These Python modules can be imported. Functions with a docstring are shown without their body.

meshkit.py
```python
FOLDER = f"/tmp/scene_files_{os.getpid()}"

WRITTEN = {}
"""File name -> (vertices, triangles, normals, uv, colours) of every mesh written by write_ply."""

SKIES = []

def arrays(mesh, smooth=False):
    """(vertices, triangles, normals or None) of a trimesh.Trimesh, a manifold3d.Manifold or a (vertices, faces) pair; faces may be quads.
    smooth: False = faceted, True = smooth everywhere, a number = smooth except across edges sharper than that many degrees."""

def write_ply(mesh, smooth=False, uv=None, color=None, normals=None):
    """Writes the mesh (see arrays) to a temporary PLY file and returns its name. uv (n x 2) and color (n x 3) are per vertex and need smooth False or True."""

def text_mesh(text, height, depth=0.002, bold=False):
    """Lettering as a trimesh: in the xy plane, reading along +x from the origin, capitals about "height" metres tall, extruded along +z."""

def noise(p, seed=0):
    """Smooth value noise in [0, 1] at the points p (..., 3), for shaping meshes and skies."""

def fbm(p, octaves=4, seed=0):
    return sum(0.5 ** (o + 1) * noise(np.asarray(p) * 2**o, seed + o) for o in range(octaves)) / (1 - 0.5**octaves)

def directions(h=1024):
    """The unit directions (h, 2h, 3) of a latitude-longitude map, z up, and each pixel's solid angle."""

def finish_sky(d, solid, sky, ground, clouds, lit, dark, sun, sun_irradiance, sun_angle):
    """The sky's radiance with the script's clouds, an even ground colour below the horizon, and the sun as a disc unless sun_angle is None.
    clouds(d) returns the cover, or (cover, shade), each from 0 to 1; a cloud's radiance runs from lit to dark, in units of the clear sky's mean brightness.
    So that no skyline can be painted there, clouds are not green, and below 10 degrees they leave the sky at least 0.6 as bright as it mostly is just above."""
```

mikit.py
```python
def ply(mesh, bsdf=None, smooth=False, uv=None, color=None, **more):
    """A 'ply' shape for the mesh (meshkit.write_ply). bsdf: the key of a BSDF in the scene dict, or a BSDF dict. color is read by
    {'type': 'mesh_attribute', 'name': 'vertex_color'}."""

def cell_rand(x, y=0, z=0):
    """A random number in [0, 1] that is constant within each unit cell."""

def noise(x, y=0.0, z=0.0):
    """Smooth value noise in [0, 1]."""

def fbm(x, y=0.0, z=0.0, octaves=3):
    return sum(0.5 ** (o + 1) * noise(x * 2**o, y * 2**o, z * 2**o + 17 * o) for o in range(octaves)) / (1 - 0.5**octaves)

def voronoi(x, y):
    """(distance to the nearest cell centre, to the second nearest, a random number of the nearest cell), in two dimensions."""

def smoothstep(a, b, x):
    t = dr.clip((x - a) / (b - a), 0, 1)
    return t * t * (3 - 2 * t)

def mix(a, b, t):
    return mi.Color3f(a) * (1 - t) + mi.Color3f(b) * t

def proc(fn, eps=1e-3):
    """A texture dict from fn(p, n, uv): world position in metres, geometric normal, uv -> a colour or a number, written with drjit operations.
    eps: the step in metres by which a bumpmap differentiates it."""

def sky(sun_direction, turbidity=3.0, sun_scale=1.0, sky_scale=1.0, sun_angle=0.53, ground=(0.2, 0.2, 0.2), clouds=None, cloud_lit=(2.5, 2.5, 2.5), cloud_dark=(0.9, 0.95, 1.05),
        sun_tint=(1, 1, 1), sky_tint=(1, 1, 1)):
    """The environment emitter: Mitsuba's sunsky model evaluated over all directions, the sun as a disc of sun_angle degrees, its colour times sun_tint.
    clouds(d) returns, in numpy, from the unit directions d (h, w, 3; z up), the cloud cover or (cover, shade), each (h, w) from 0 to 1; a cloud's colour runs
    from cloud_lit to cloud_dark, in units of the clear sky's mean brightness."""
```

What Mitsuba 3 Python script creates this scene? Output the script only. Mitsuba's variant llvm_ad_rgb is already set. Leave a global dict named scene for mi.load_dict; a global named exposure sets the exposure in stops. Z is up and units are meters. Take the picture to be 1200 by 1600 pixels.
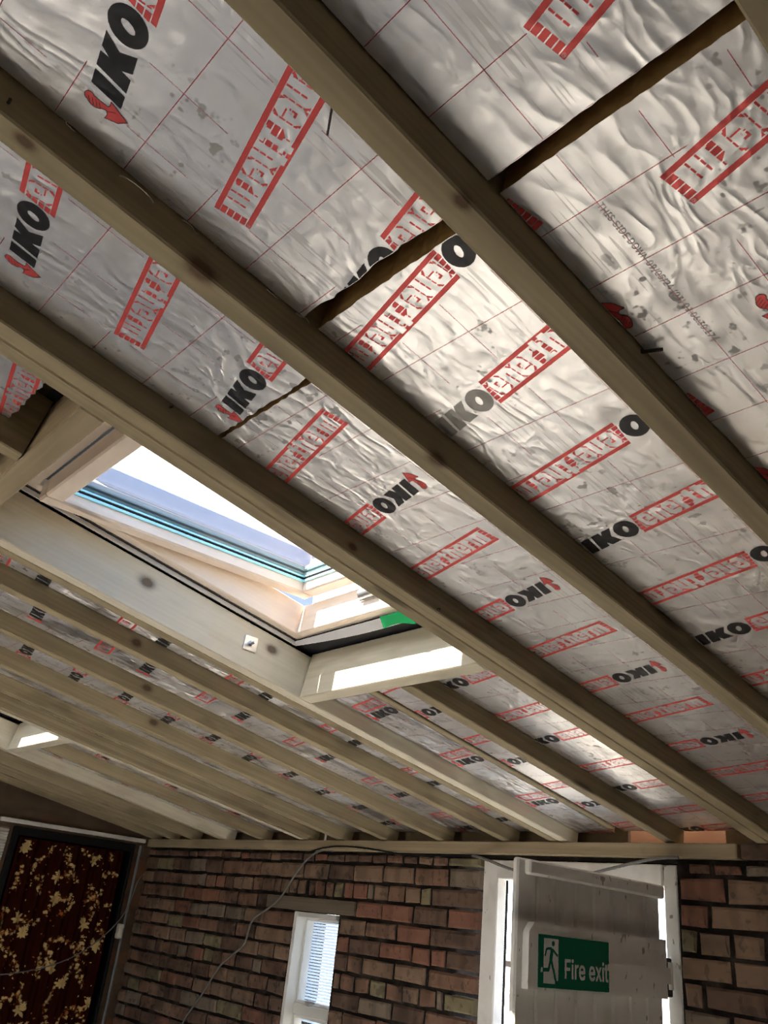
import math, random
import numpy as np
import trimesh, mitsuba as mi, drjit as dr
import mikit, meshkit
from mikit import proc, noise, fbm, voronoi, cell_rand, smoothstep, mix
from shapely.geometry import Polygon, MultiPolygon, box, Point, LineString
from shapely import affinity, union_all

random.seed(7)
rng = np.random.default_rng(7)
T = mi.ScalarTransform4f
scene, labels = {}, {}

# ---------------------------------------------------------------- camera, sky, exposure
CZ = 1.70                                     # eye height above the floor
YAW, PIT, ROL = np.radians([-51.0758, 26.3452, 6.6259])
fw = np.array([math.sin(YAW) * math.cos(PIT), math.cos(YAW) * math.cos(PIT), math.sin(PIT)])
rt = np.array([math.cos(YAW), -math.sin(YAW), 0]); up = np.cross(rt, fw)
up2 = -math.sin(ROL) * rt + math.cos(ROL) * up
upv = math.cos(ROL) * up + math.sin(ROL) * 0 * rt
r2 = math.cos(ROL) * rt + math.sin(ROL) * up
upc = np.cross(r2, fw)
EYE = np.array([0, 0, CZ])
scene['camera'] = {'type': 'perspective', 'fov_axis': 'x', 'fov': math.degrees(2 * math.atan(600 / 1300)), 'near_clip': 0.02,
                   'to_world': T().look_at(origin=EYE.tolist(), target=(EYE + fw).tolist(), up=upc.tolist())}
SUN = (-0.15, -0.78, 1.0)
def clouds(d):
    c = meshkit.fbm(d * np.array([2.2, 2.2, 4.0]) + 3.1, 5, seed=4)
    return np.clip((c - 0.40) / 0.22, 0, 1), np.clip((c - 0.5) * 1.5, 0, 1) * 0.4
scene['sky'] = mikit.sky(SUN, turbidity=2.6, sun_tint=(0.94, 1.0, 1.08), clouds=clouds, cloud_lit=(2.2, 2.2, 2.2), cloud_dark=(1.1, 1.13, 1.2), ground=(0.3, 0.29, 0.26))
exposure = 4.12

# ---------------------------------------------------------------- roof frame of reference
TH = math.radians(9.7678); CT, ST = math.cos(TH), math.sin(TH)
HR = 0.9 + CZ                                  # underside of the rafters above the camera
YW = 2.985                                     # face of the back wall
def rp(x, v, d):
    """across the rafters, down the slope, up from the rafters' undersides -> world"""
    x, v, d = np.broadcast_arrays(*[np.asarray(a, float) for a in (x, v, d)])
    return np.stack([x, v * CT + d * ST, HR - v * ST + d * CT], -1)
def roofed(mesh):
    m = mesh.copy(); m.vertices = rp(*m.vertices.T); return m
def vy(Y, d=0.0):
    return (Y - d * ST) / CT

def add(key, mesh, bsdf, smooth=False):
    if not isinstance(mesh, trimesh.Trimesh) and isinstance(mesh, (list,)):
        mesh = trimesh.util.concatenate(mesh)
    scene[key] = mikit.ply(mesh, bsdf, smooth=smooth)
    return key
count = {}
def name(base):
    n = count.get(base, 0); count[base] = n + 1
    return base if n == 0 else f'{base}_{n:03d}'
def part(parent, base):
    return name(f'{parent}__{base}')
def tag(key, label, cat=None, group=None, kind=None):
    d = labels.setdefault(key, {})
    d['label'] = label
    if cat: d['category'] = cat
    if group: d['group'] = group
    if kind: d['kind'] = kind
    return key
def struct(key):
    labels[key] = {'kind': 'structure'}
    return key
def stuff(key, label=None):
    labels[key] = {'kind': 'stuff'}
    if label: labels[key]['label'] = label

def cbox(x0, x1, y0, y1, z0, z1, c=0.003):
    """a box with chamfered edges"""
    c = min(c, 0.45 * min(x1 - x0, y1 - y0, z1 - z0))
    p = []
    for a in (0, 1):
        for b in (0, 1):
            for e in (0, 1):
                X, Y, Z = (x0, x1)[a], (y0, y1)[b], (z0, z1)[e]
                sx, sy, sz = (c, -c)[a], (c, -c)[b], (c, -c)[e]
                p += [(X, Y + sy, Z + sz), (X + sx, Y, Z + sz), (X + sx, Y + sy, Z)]
    return trimesh.convex.convex_hull(np.array(p))
def tube(points, r, sides=8):
    p = np.asarray(points, float)
    t = np.gradient(p, axis=0); t /= np.linalg.norm(t, axis=1, keepdims=True)
    ref = np.array([0.31, 0.2, 0.93]); a = np.cross(t, ref); a /= np.linalg.norm(a, axis=1, keepdims=True); b = np.cross(t, a)
    ang = np.arange(sides) * 2 * np.pi / sides
    rr = np.broadcast_to(r, (len(p),))[:, None, None]
    v = p[:, None] + rr * (np.cos(ang)[None, :, None] * a[:, None] + np.sin(ang)[None, :, None] * b[:, None])
    f = []
    n = len(p)
    for i in range(n - 1):
        for j in range(sides):
            k = (j + 1) % sides
            f += [(i * sides + j, i * sides + k, (i + 1) * sides + k), (i * sides + j, (i + 1) * sides + k, (i + 1) * sides + j)]
    v = np.vstack([v.reshape(-1, 3), p[:1], p[-1:]])
    for j in range(sides):
        k = (j + 1) % sides
        f += [(n * sides, k, j), (n * sides + 1, (n - 1) * sides + j, (n - 1) * sides + k)]
    return trimesh.Trimesh(v, f, process=False)
def spline(pts, n=40):
    from scipy.interpolate import CubicSpline
    pts = np.asarray(pts, float)
    s = np.r_[0, np.cumsum(np.linalg.norm(np.diff(pts, axis=0), axis=1))]
    return CubicSpline(s, pts)(np.linspace(0, s[-1], n))
def polys(g):
    if g.is_empty: return []
    return [q for q in getattr(g, 'geoms', [g]) if isinstance(q, Polygon) and q.area > 1e-9]
def flat(g, z=0.0):
    """triangulates shapely polygons in the plane z"""
    V, F, n = [], [], 0
    for q in polys(g):
        try: v, f = trimesh.creation.triangulate_polygon(q, engine='earcut')
        except Exception: continue
        V.append(np.c_[v, np.full(len(v), z)]); F.append(f + n); n += len(v)
    return trimesh.Trimesh(np.vstack(V), np.vstack(F), process=False) if V else None
def slab(g, h):
    return trimesh.util.concatenate([trimesh.creation.extrude_polygon(q, h, engine='earcut') for q in polys(g)])

# ---------------------------------------------------------------- materials
def two(b): return {'type': 'twosided', 'bsdf': b}
def plain(rgb, rough=0.6, metallic=0.0, spec=0.5):
    return two({'type': 'principled', 'base_color': {'type': 'rgb', 'value': list(rgb)}, 'roughness': rough, 'metallic': metallic, 'specular': spec})
def tex(fn, rough=0.7, spec=0.4, bump=None, bs=0.001, eps=1e-3):
    b = {'type': 'principled', 'base_color': proc(fn), 'roughness': rough, 'specular': spec}
    if bump is not None: b = {'type': 'bumpmap', 'arbitrary': proc(bump, eps), 'scale': bs, 'bsdf': b}
    return two(b)

def grain(u, s, t, light, dark, seed):
    w = fbm(u * 9 + seed, s * 0.7, t * 9, 3)
    g = noise(u * 150 + w * 9, s * 2.2, t * 150 + w * 6)
    rings = 0.5 + 0.5 * dr.sin((u * 55 + t * 40 + w * 26) * 1.0)
    c = mix(dark, light, dr.clip(0.18 + 0.40 * w + 0.34 * g + 0.24 * rings, 0, 1))
    a, b, which = voronoi(s * 1.15 + seed * 3.3, (u + t * 0.7) * 7)
    k = dr.select(which > 0.62, 1 - smoothstep(0.03, 0.11, a), 0)
    c = mix(c, mi.Color3f(dark) * 0.42, k * 0.75)
    blot = smoothstep(0.55, 0.8, fbm(u * 14 + 9, s * 5, t * 14 + seed, 3))
    return mix(c, mi.Color3f(dark) * 0.8, blot * 0.45)
KNOTS = [(-0.946, 0.368, 0.004, 0.017), (-0.946, 0.884, 0.0, 0.014), (-0.960, 0.090, 0.0, 0.010), (-0.552, 0.520, 0.0, 0.009), (-0.529, 1.17, 0.0, 0.012), (-2.945, 1.355, 0.036, 0.013),
         (-2.235, 0.94, 0.094, 0.016), (-2.235, 1.412, 0.101, 0.014), (-1.357, 1.03, 0.02, 0.008), (-2.548, 1.10, 0.03, 0.012), (-3.337, 1.6, 0.04, 0.013)]
def wood_slope(light, dark, seed):
    def f(p, n, uv):
        s = p.y * CT - p.z * ST; t = p.y * ST + p.z * CT
        c = grain(p.x, s, t, light, dark, seed)
        if seed > 2.5: return c
        k = mi.Float(0)
        for x0, v0, d0, r in KNOTS:
            q = dr.square((p.x - x0) / r) + dr.square((s - v0 + HR * ST) / (r * 1.5)) + dr.square((t - d0 - HR * CT) / r)
            k = dr.maximum(k, dr.exp(-q))
        return mix(c, (0.085, 0.042, 0.022), dr.clip(k * 1.3 + 0.4 * k * (noise(p.x * 300, s * 200, t * 300) - 0.5), 0, 0.85))
    return f
def wood_x(light, dark, seed):
    def f(p, n, uv): return grain(p.y, p.x, p.z, light, dark, seed)
    return f
def wood_bump(p, n, uv):
    s = p.y * CT - p.z * ST; t = p.y * ST + p.z * CT
    return noise(p.x * 260, s * 5, t * 260) * 0.5 + fbm(p.x * 60, s * 40, t * 60, 2)
scene['timber'] = tex(wood_slope((0.44, 0.37, 0.235), (0.17, 0.133, 0.078), 1.0), 0.75, 0.25, wood_bump, 0.0010)
scene['timber_cross'] = tex(wood_x((0.42, 0.345, 0.23), (0.22, 0.17, 0.105), 4.0), 0.75, 0.25)
scene['old_timber'] = tex(wood_x((0.20, 0.165, 0.12), (0.09, 0.072, 0.052), 9.0), 0.85, 0.2)
scene['skylit_pale_timber'] = tex(wood_slope((0.74, 0.69, 0.56), (0.57, 0.51, 0.38), 2.0), 0.7, 0.3)  # pale planed wood, its tone lifted to carry the sky light on it
scene['skylit_pale_timber_cross'] = tex(wood_x((0.72, 0.67, 0.53), (0.56, 0.50, 0.37), 3.0), 0.7, 0.3)  # same wood for the headers, sky light included in the tone
scene['pine'] = tex(wood_slope((0.86, 0.76, 0.66), (0.76, 0.63, 0.52), 5.0), 0.45, 0.5)
scene['pine_cross'] = tex(wood_x((0.86, 0.76, 0.66), (0.76, 0.63, 0.52), 6.0), 0.45, 0.5)

def foil_dirt(p):
    s = p.y * CT - p.z * ST
    d = smoothstep(0.56, 0.74, fbm(p.x * 9 + 2, s * 9, 0.5, 4))
    sp = smoothstep(0.62, 0.72, fbm(p.x * 55, s * 55 + 7, 2.5, 3)) * smoothstep(0.42, 0.6, fbm(p.x * 5, s * 5, 8.5, 2))
    sc = smoothstep(0.70, 0.76, noise(p.x * 320 + 3, s * 14, 4.0)) * smoothstep(0.5, 0.62, fbm(p.x * 8, s * 3, 1.5, 2))
    return dr.clip(d * 0.45 + sp * 0.9 + sc * 0.35, 0, 1)
def foil_color(p, n, uv): return mix((0.91, 0.905, 0.895), (0.36, 0.35, 0.335), foil_dirt(p) * 0.85)
def foil_rough(p, n, uv):
    s = p.y * CT - p.z * ST
    return dr.clip(0.29 + 0.16 * fbm(p.x * 6, s * 6, 3.3, 2) + 0.25 * foil_dirt(p), 0.2, 0.9)
def foil_bump(p, n, uv):
    s = p.y * CT - p.z * ST
    wx = fbm(p.x * 7, s * 7, 0.3, 2)
    r = 1 - dr.abs(2 * fbm(p.x * 26 + wx * 3, s * 9 + wx * 4, 5.5, 3) - 1)
    return 0.5 * fbm(p.x * 11, s * 11, 1.7, 2) + 0.24 * r * r * r + 0.22 * fbm(p.x * 55, s * 45, 3.7, 2)
scene['foil'] = two({'type': 'bumpmap', 'arbitrary': proc(foil_bump, 2e-3), 'scale': 0.0058,
                     'bsdf': {'type': 'principled', 'base_color': proc(foil_color), 'metallic': 0.86, 'roughness': proc(foil_rough), 'specular': 0.5}})
def foil_worn_color(p, n, uv):
    s = p.y * CT - p.z * ST
    st = smoothstep(0.50, 0.72, fbm(p.x * 26 + 5, s * 6, 2.2, 4))
    return mix((0.90, 0.895, 0.885), (0.26, 0.25, 0.24), dr.clip(foil_dirt(p) * 0.9 + st * 0.7, 0, 0.9))
def foil_worn_bump(p, n, uv):
    s = p.y * CT - p.z * ST
    w = fbm(p.x * 9, s * 5, 0.3, 2)
    r = 1 - dr.abs(2 * fbm(p.x * 50 + w * 4, s * 9 + w * 3, 5.5, 3) - 1)
    return 0.6 * fbm(p.x * 18, s * 9, 1.7, 3) + 0.4 * r * r
scene['foil_worn'] = two({'type': 'bumpmap', 'arbitrary': proc(foil_worn_bump, 2e-3), 'scale': 0.014,
                     'bsdf': {'type': 'principled', 'base_color': proc(foil_worn_color), 'metallic': 0.80, 'roughness': 0.33, 'specular': 0.5}})
def print_bsdf(rgb):
    return two({'type': 'bumpmap', 'arbitrary': proc(foil_bump, 2e-3), 'scale': 0.008,
                'bsdf': {'type': 'principled', 'base_color': {'type': 'rgb', 'value': rgb}, 'metallic': 0.4, 'roughness': 0.42, 'specular': 0.5}})
scene['print_red'] = print_bsdf([0.78, 0.11, 0.105])
scene['print_line'] = print_bsdf([0.42, 0.07, 0.09])
scene['print_black'] = print_bsdf([0.025, 0.025, 0.027])
scene['print_grey'] = print_bsdf([0.30, 0.29, 0.27])
def foam_color(p, n, uv):
    f = fbm(p.x * 60, p.y * 60, p.z * 60, 3)
    return mix((0.26, 0.155, 0.06), (0.44, 0.29, 0.12), f)
scene['foam'] = tex(foam_color, 0.9, 0.1)

def brick_bsdf(a, b, seed):
    def f(p, n, uv):
        k = fbm(p.x * 22 + seed, p.y * 22, p.z * 22, 4)
        st = smoothstep(0.48, 0.72, fbm(p.x * 6 + 3, p.z * 5 + seed * 0.01, p.y * 5, 4))
        st2 = smoothstep(0.60, 0.70, fbm(p.x * 45, p.z * 38, 3.0 + seed, 3))
        v = smoothstep(0.5, 0.75, noise(p.x * 30 + seed, p.z * 3, 2.2))
        c = mix(a, b, k)
        c = mix(c, mi.Color3f(b) * 0.55, v * 0.4)
        return mix(c, (0.045, 0.035, 0.03), dr.clip(st * 0.55 + st2 * 0.45, 0, 0.9))
    def bump(p, n, uv): return fbm(p.x * 90 + seed, p.y * 90, p.z * 90, 3)
    return tex(f, 0.85, 0.2, bump, 0.004)
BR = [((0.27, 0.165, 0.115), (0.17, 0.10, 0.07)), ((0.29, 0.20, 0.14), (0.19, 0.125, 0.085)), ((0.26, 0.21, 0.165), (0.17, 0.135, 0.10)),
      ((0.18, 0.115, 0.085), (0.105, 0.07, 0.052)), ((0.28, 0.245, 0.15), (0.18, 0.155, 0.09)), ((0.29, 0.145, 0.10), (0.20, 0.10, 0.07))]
for i, (a, b) in enumerate(BR): scene[f'brick_{i}'] = brick_bsdf(a, b, i * 13.7 + 1)
def mortar_color(p, n, uv): return mix((0.014, 0.012, 0.011), (0.05, 0.042, 0.036), smoothstep(0.4, 0.8, fbm(p.x * 14, p.y * 14, p.z * 14, 4)))
scene['mortar'] = tex(mortar_color, 0.95, 0.1, lambda p, n, uv: fbm(p.x * 60, p.y * 60, p.z * 60, 3), 0.006)
def paint_color(p, n, uv):
    g = smoothstep(0.45, 0.75, fbm(p.x * 9, p.y * 9, p.z * 5, 4))
    s = smoothstep(0.73, 0.79, fbm(p.x * 50, p.y * 50, p.z * 25 + 5, 3))
    soot = smoothstep(0.05, 0.075, p.z - CZ) * (1 - smoothstep(0.078, 0.125, p.z - CZ)) * smoothstep(-0.2, 0.5, fbm(p.y * 12, p.x * 12, 2.0, 3)) * dr.select(p.y < 2.94, 1.0, 0.0)
    c = mix(mix((0.80, 0.795, 0.76), (0.62, 0.61, 0.585), g), (0.16, 0.14, 0.12), s * 0.7)
    return mix(c, (0.13, 0.12, 0.11), soot * 0.5)
scene['old_paint'] = tex(paint_color, 0.6, 0.4)
scene['white_frame'] = plain((0.74, 0.74, 0.71), 0.4)
scene['concrete'] = tex(lambda p, n, uv: mix((0.52, 0.525, 0.53), (0.64, 0.645, 0.65), fbm(p.x * 3, p.y * 3, p.z * 3, 4)), 0.9, 0.2)
scene['plaster'] = tex(lambda p, n, uv: mix((0.40, 0.37, 0.33), (0.55, 0.52, 0.47), fbm(p.x * 3, p.y * 3, p.z * 3, 4)), 0.9, 0.2)
def old_wall(p, n, uv):
    k = fbm(p.y * 6, p.z * 12, p.x * 6, 4)
    r = smoothstep(0.5, 0.7, fbm(p.y * 4 + 4, p.z * 9, 1.0, 3))
    return mix(mix((0.06, 0.045, 0.032), (0.17, 0.125, 0.085), k), (0.22, 0.09, 0.045), r * 0.5)
scene['old_wall'] = tex(old_wall, 0.95, 0.15, lambda p, n, uv: fbm(p.x * 20, p.y * 20, p.z * 30, 4), 0.02)
scene['felt'] = plain((0.022, 0.024, 0.03), 0.7)
scene['deck'] = plain((0.20, 0.15, 0.09), 0.8)
scene['dark_frame'] = plain((0.008, 0.008, 0.009), 0.6, 0, 0.2)
scene['steel'] = plain((0.62, 0.64, 0.66), 0.35, 0.9)
scene['zinc'] = plain((0.20, 0.22, 0.24), 0.55, 0.5)
scene['dark_steel'] = plain((0.06, 0.05, 0.045), 0.5, 0.6)
scene['membrane'] = plain((0.62, 0.63, 0.66), 0.5)
scene['tape_green'] = plain((0.02, 0.46, 0.15), 0.35)
scene['sign_green'] = plain((0.0, 0.145, 0.085), 0.4)
scene['sign_white'] = plain((0.74, 0.76, 0.74), 0.4)
scene['grey_plastic'] = plain((0.17, 0.17, 0.16), 0.5)
scene['pvc'] = plain((0.62, 0.60, 0.54), 0.45)
scene['shred'] = plain((0.66, 0.62, 0.54), 0.7)
scene['glass'] = {'type': 'thindielectric', 'int_ior': 1.5}
scene['spacer'] = plain((0.42, 0.80, 0.86), 0.3, 0.2)
scene['slat'] = plain((0.80, 0.84, 0.88), 0.6)
scene['orange_board'] = plain((0.80, 0.50, 0.27), 0.8)
scene['glare_blue_eaves'] = plain((0.17, 0.22, 0.34), 0.7)  # house eaves, tinted with the blue of lens glare
scene['glare_blue_wall'] = plain((0.22, 0.28, 0.42), 0.9)  # house wall, the blue lens glare over it put into its colour
scene['gravel'] = tex(lambda p, n, uv: mix((0.34, 0.32, 0.28), (0.46, 0.44, 0.40), fbm(p.x * 9, p.y * 9, 0.5, 4)), 0.95, 0.2)
scene['leaf'] = two({'type': 'diffuse', 'reflectance': {'type': 'rgb', 'value': [0.16, 0.22, 0.07]}})

# ---------------------------------------------------------------- the setting
add(struct('floor'), cbox(-6.3, 2.2, -2.3, 3.3, -0.12, 0.0), 'concrete')
WY1 = 3.22                                    # outer face of the back wall
# window and door holes of the back wall: x0, x1, z0, z1 (z relative to the camera)
WIN = (-4.075, -3.690, -0.95, 0.030)
DOOR = (-2.715, -1.770, -1.70, 0.318)
zt = 0.333
def wallrect(x0, x1, z0, z1): return cbox(x0, x1, YW + 0.012, WY1, z0 + CZ, z1 + CZ, 0.001)
holes = union_all([box(WIN[0], WIN[2], WIN[1], WIN[3]), box(DOOR[0] - 0.16, DOOR[2], DOOR[1], DOOR[3])])
g = box(-6.2, -1.70, 2.0, zt).difference(holes)
m = slab(g, WY1 - YW - 0.012)
m.vertices = np.c_[m.vertices[:, 0], WY1 - m.vertices[:, 2], m.vertices[:, 1] + CZ]; m.invert()
add(struct('wall_back'), m, 'mortar')

# bricks: course boundaries (z) and the joints of each course
COURSE = [0.326, 0.276, 0.188, 0.106, 0.022, -0.060, -0.141, -0.222, -0.302, -0.382, -0.462, -0.542, -0.622, -0.702, -0.782]
M_ = np.stack([r2, -np.cross(r2, fw), fw])
def pr(p):
    c = M_ @ (np.asarray(p, float) - EYE); return 600 + 1300 * c[0] / c[2], 800 + 1300 * c[1] / c[2]
def joint(px, z):
    """the x at which the wall's face shows at column px of the 1200 wide frame, used once to read the joints off the photograph's brickwork"""
    lo, hi = -7.0, -0.4
    for _ in range(40):
        q = (lo + hi) / 2
        if pr((q, YW, z + CZ))[0] < px: lo = q
        else: hi = q
    return q
LEFT = [[250, 345, 455, 510, 560, 660, 720, 780, 835, 965, 1030, 1165], [170, 265, 360, 465, 565, 668, 782, 905, 1032, 1172], [170, 235, 315, 360, 412, 515, 560, 622, 680, 735, 795, 855, 915, 990, 1030, 1083, 1135, 1190],
        [105, 170, 245, 335, 430, 540, 645, 760, 882, 940], [105, 185, 270, 365, 465, 570, 680, 802, 925, 1118], [75, 150, 220, 325, 415, 522, 630, 745, 840, 870, 1106], [70, 150, 240, 335, 430, 545, 655, 760, 885, 985, 1097],
        [20, 100, 190, 245, 290, 335, 385, 440, 490, 545, 602, 660, 740, 850, 905, 1088], [-10, 90, 180, 270, 365, 468, 580, 695, 830, 945, 1076], [0, 80, 185, 280, 370, 475, 590, 720, 860, 950, 1062],
        [-20, 70, 140, 205, 300, 400, 510, 630, 785, 930, 1050], [-40, 55, 150, 240, 340, 450, 560, 690, 820, 1040], [-60, 50, 150, 240, 330, 440, 550, 690, 800, 920, 1030], [-80, 40, 140, 230, 330, 440, 560, 700, 850, 1022]]
MID = [[-35, 40, 120, 230, 315, 400, 490, 590, 685, 780, 880, 1078], [-28, 130, 288, 470, 665, 880, 1070], [0, 45, 105, 160, 220, 280, 368, 410, 500, 600, 705, 770, 1056],
       [300, 460, 655, 870, 1056], [196, 357, 550, 760, 1052], [186, 255, 447, 648, 765, 860, 1040], [176, 245, 335, 535, 742, 1032], [163, 195, 288, 382, 482, 586, 688, 795, 845, 1024], [150, 312, 515, 725, 1015], [138, 210, 420, 620, 840, 1010],
       [125, 300, 500, 720, 1004], [110, 290, 490, 700, 995], [100, 280, 480, 690, 990], [90, 270, 470, 680, 985]]
RIGHT = [[352, 595, 860, 1130, 1400], [225, 715, 1200, 1500], [240, 570, 1100, 1500], [240, 480, 755, 1040, 1500], [262, 770, 1300, 1600], [280, 535, 1080, 1600], [285, 760, 1250, 1600], [290, 540, 1090, 1600], [290, 800, 1300, 1600], [295, 560, 1100, 1600], [300, 800, 1300, 1600], [300, 560, 1100, 1600], [300, 800, 1300, 1600], [300, 560, 1100, 1600]]
def brick(x0, x1, z0, z1, pr_=0.0, key=None, mat=0):
    j = 0.0055 + 0.005 * random.random()
    x0 += j; x1 -= j; z0 += 0.0075 + 0.002 * random.random(); z1 -= 0.0065 + 0.002 * random.random()
    y0, y1 = YW - pr_, YW + 0.05
    c = min(0.009, (x1 - x0) * 0.2)
    r = lambda s=0.0042: (random.random() - 0.5) * 2 * s
    ring = lambda ins, y: [(x0 + ins + r(), y + r(0.0012), z0 + ins + r()), (x1 - ins + r(), y + r(0.0012), z0 + ins + r()), (x1 - ins + r(), y + r(0.0012), z1 - ins + r()), (x0 + ins + r(), y + r(0.0012), z1 - ins + r())]
    v = np.array(ring(0, y1) + ring(0, y0 + c) + ring(c, y0)); v[:, 2] += CZ
    f = []
    for a in (0, 4):
        for k in range(4):
            l = (k + 1) % 4
            f += [(a + k, a + l, a + 4 + l), (a + k, a + 4 + l, a + 4 + k)]
    f += [(8, 9, 10), (8, 10, 11)]
    return trimesh.Trimesh(v, f, process=False)
def pick(x):
    t = (x + 6) / 3.3
    w = [0.28 - 0.10 * t, 0.30 + 0.05 * t, 0.10, 0.20 - 0.05 * t, 0.06 - 0.03 * t, 0.06 + 0.13 * t]
    return random.choices(range(6), [max(q, 0.01) for q in w])[0]
low = []
for rows, off, sc in ((LEFT, 180, 4.0), (MID, 480, 4.0), (RIGHT, 1000, 1067 / 200)):
    for i, js in enumerate(rows):
        z1, z0 = COURSE[i], COURSE[i + 1]
        xs = [joint(off + q / sc, (z0 + z1) / 2) for q in js]
        if rows is LEFT:
            while xs[0] > -5.93: xs.insert(0, max(xs[0] - (0.115 if random.random() < 0.3 else 0.225), -5.95))
            if xs[1] - xs[0] < 0.03: xs.pop(1)
            if i >= 4: xs[-1] = WIN[0] + 0.006 * random.random()
            elif i == 3: xs[-1] = joint(180 + 945 / 4, 0.065)
            else: xs.append(joint(480 + MID[i][0] / 4.0, (z0 + z1) / 2))
        if rows is MID:
            if i >= 4: xs[0] = WIN[1] + 0.012 * random.random()
            xs[-1] = DOOR[0] - 0.006
        if rows is RIGHT:
            if i > 0: xs[0] = DOOR[1] + 0.006 * random.random()
            else: xs[0] = DOOR[1] + 0.045
            xs = [q for q in xs if q < -0.95]
            while xs[-1] < -1.05: xs.append(xs[-1] + 0.225)
        for a, b in zip(xs[:-1], xs[1:]):
            if b - a < 0.025: continue
            k = pick(a)
            if rows is MID and i == 2 and 705 in js and abs(a - xs[js.index(705)]) < 1e-6: k = 4
            key = part('wall_back', 'brick')
            add(key, brick(a, b, z0, z1, random.uniform(-0.002, 0.005)), f'brick_{k}')
# the courses below the picture, one part
for r in range(11):
    z1 = COURSE[-1] - r * 0.0835; z0 = z1 - 0.0835
    x = -5.95 - (r % 2) * 0.11
    while x < -0.9:
        a, b = max(x, -5.95), min(x + 0.225, -0.9)
        for u0, u1 in (((a, b),) if b < WIN[0] or a > WIN[1] or z1 < WIN[2] else ()):
            if u1 < DOOR[0] or u0 > DOOR[1]: low.append(brick(u0, u1, z0, z1))
        x += 0.225
add('wall_back__lower_courses', low, 'brick_1'); stuff('wall_back__lower_courses', 'lower brick courses')
m = cbox(-0.95, 2.2, YW, WY1, 0, zt + CZ, 0.002); m2 = cbox(-1.70, -0.9, YW + 0.012, WY1, 0, zt + CZ, 0.002)
add('wall_back__infill', [m, m2], 'mortar')
# the wall's own lintel over the little window
add('wall_back__lintel', cbox(joint(417, 0.06), joint(553.5, 0.06), YW - 0.004, YW + 0.10, 0.032 + CZ, 0.098 + CZ, 0.004), 'old_timber'); labels['wall_back__lintel'] = {'label': 'dark weathered timber lintel'}

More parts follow.
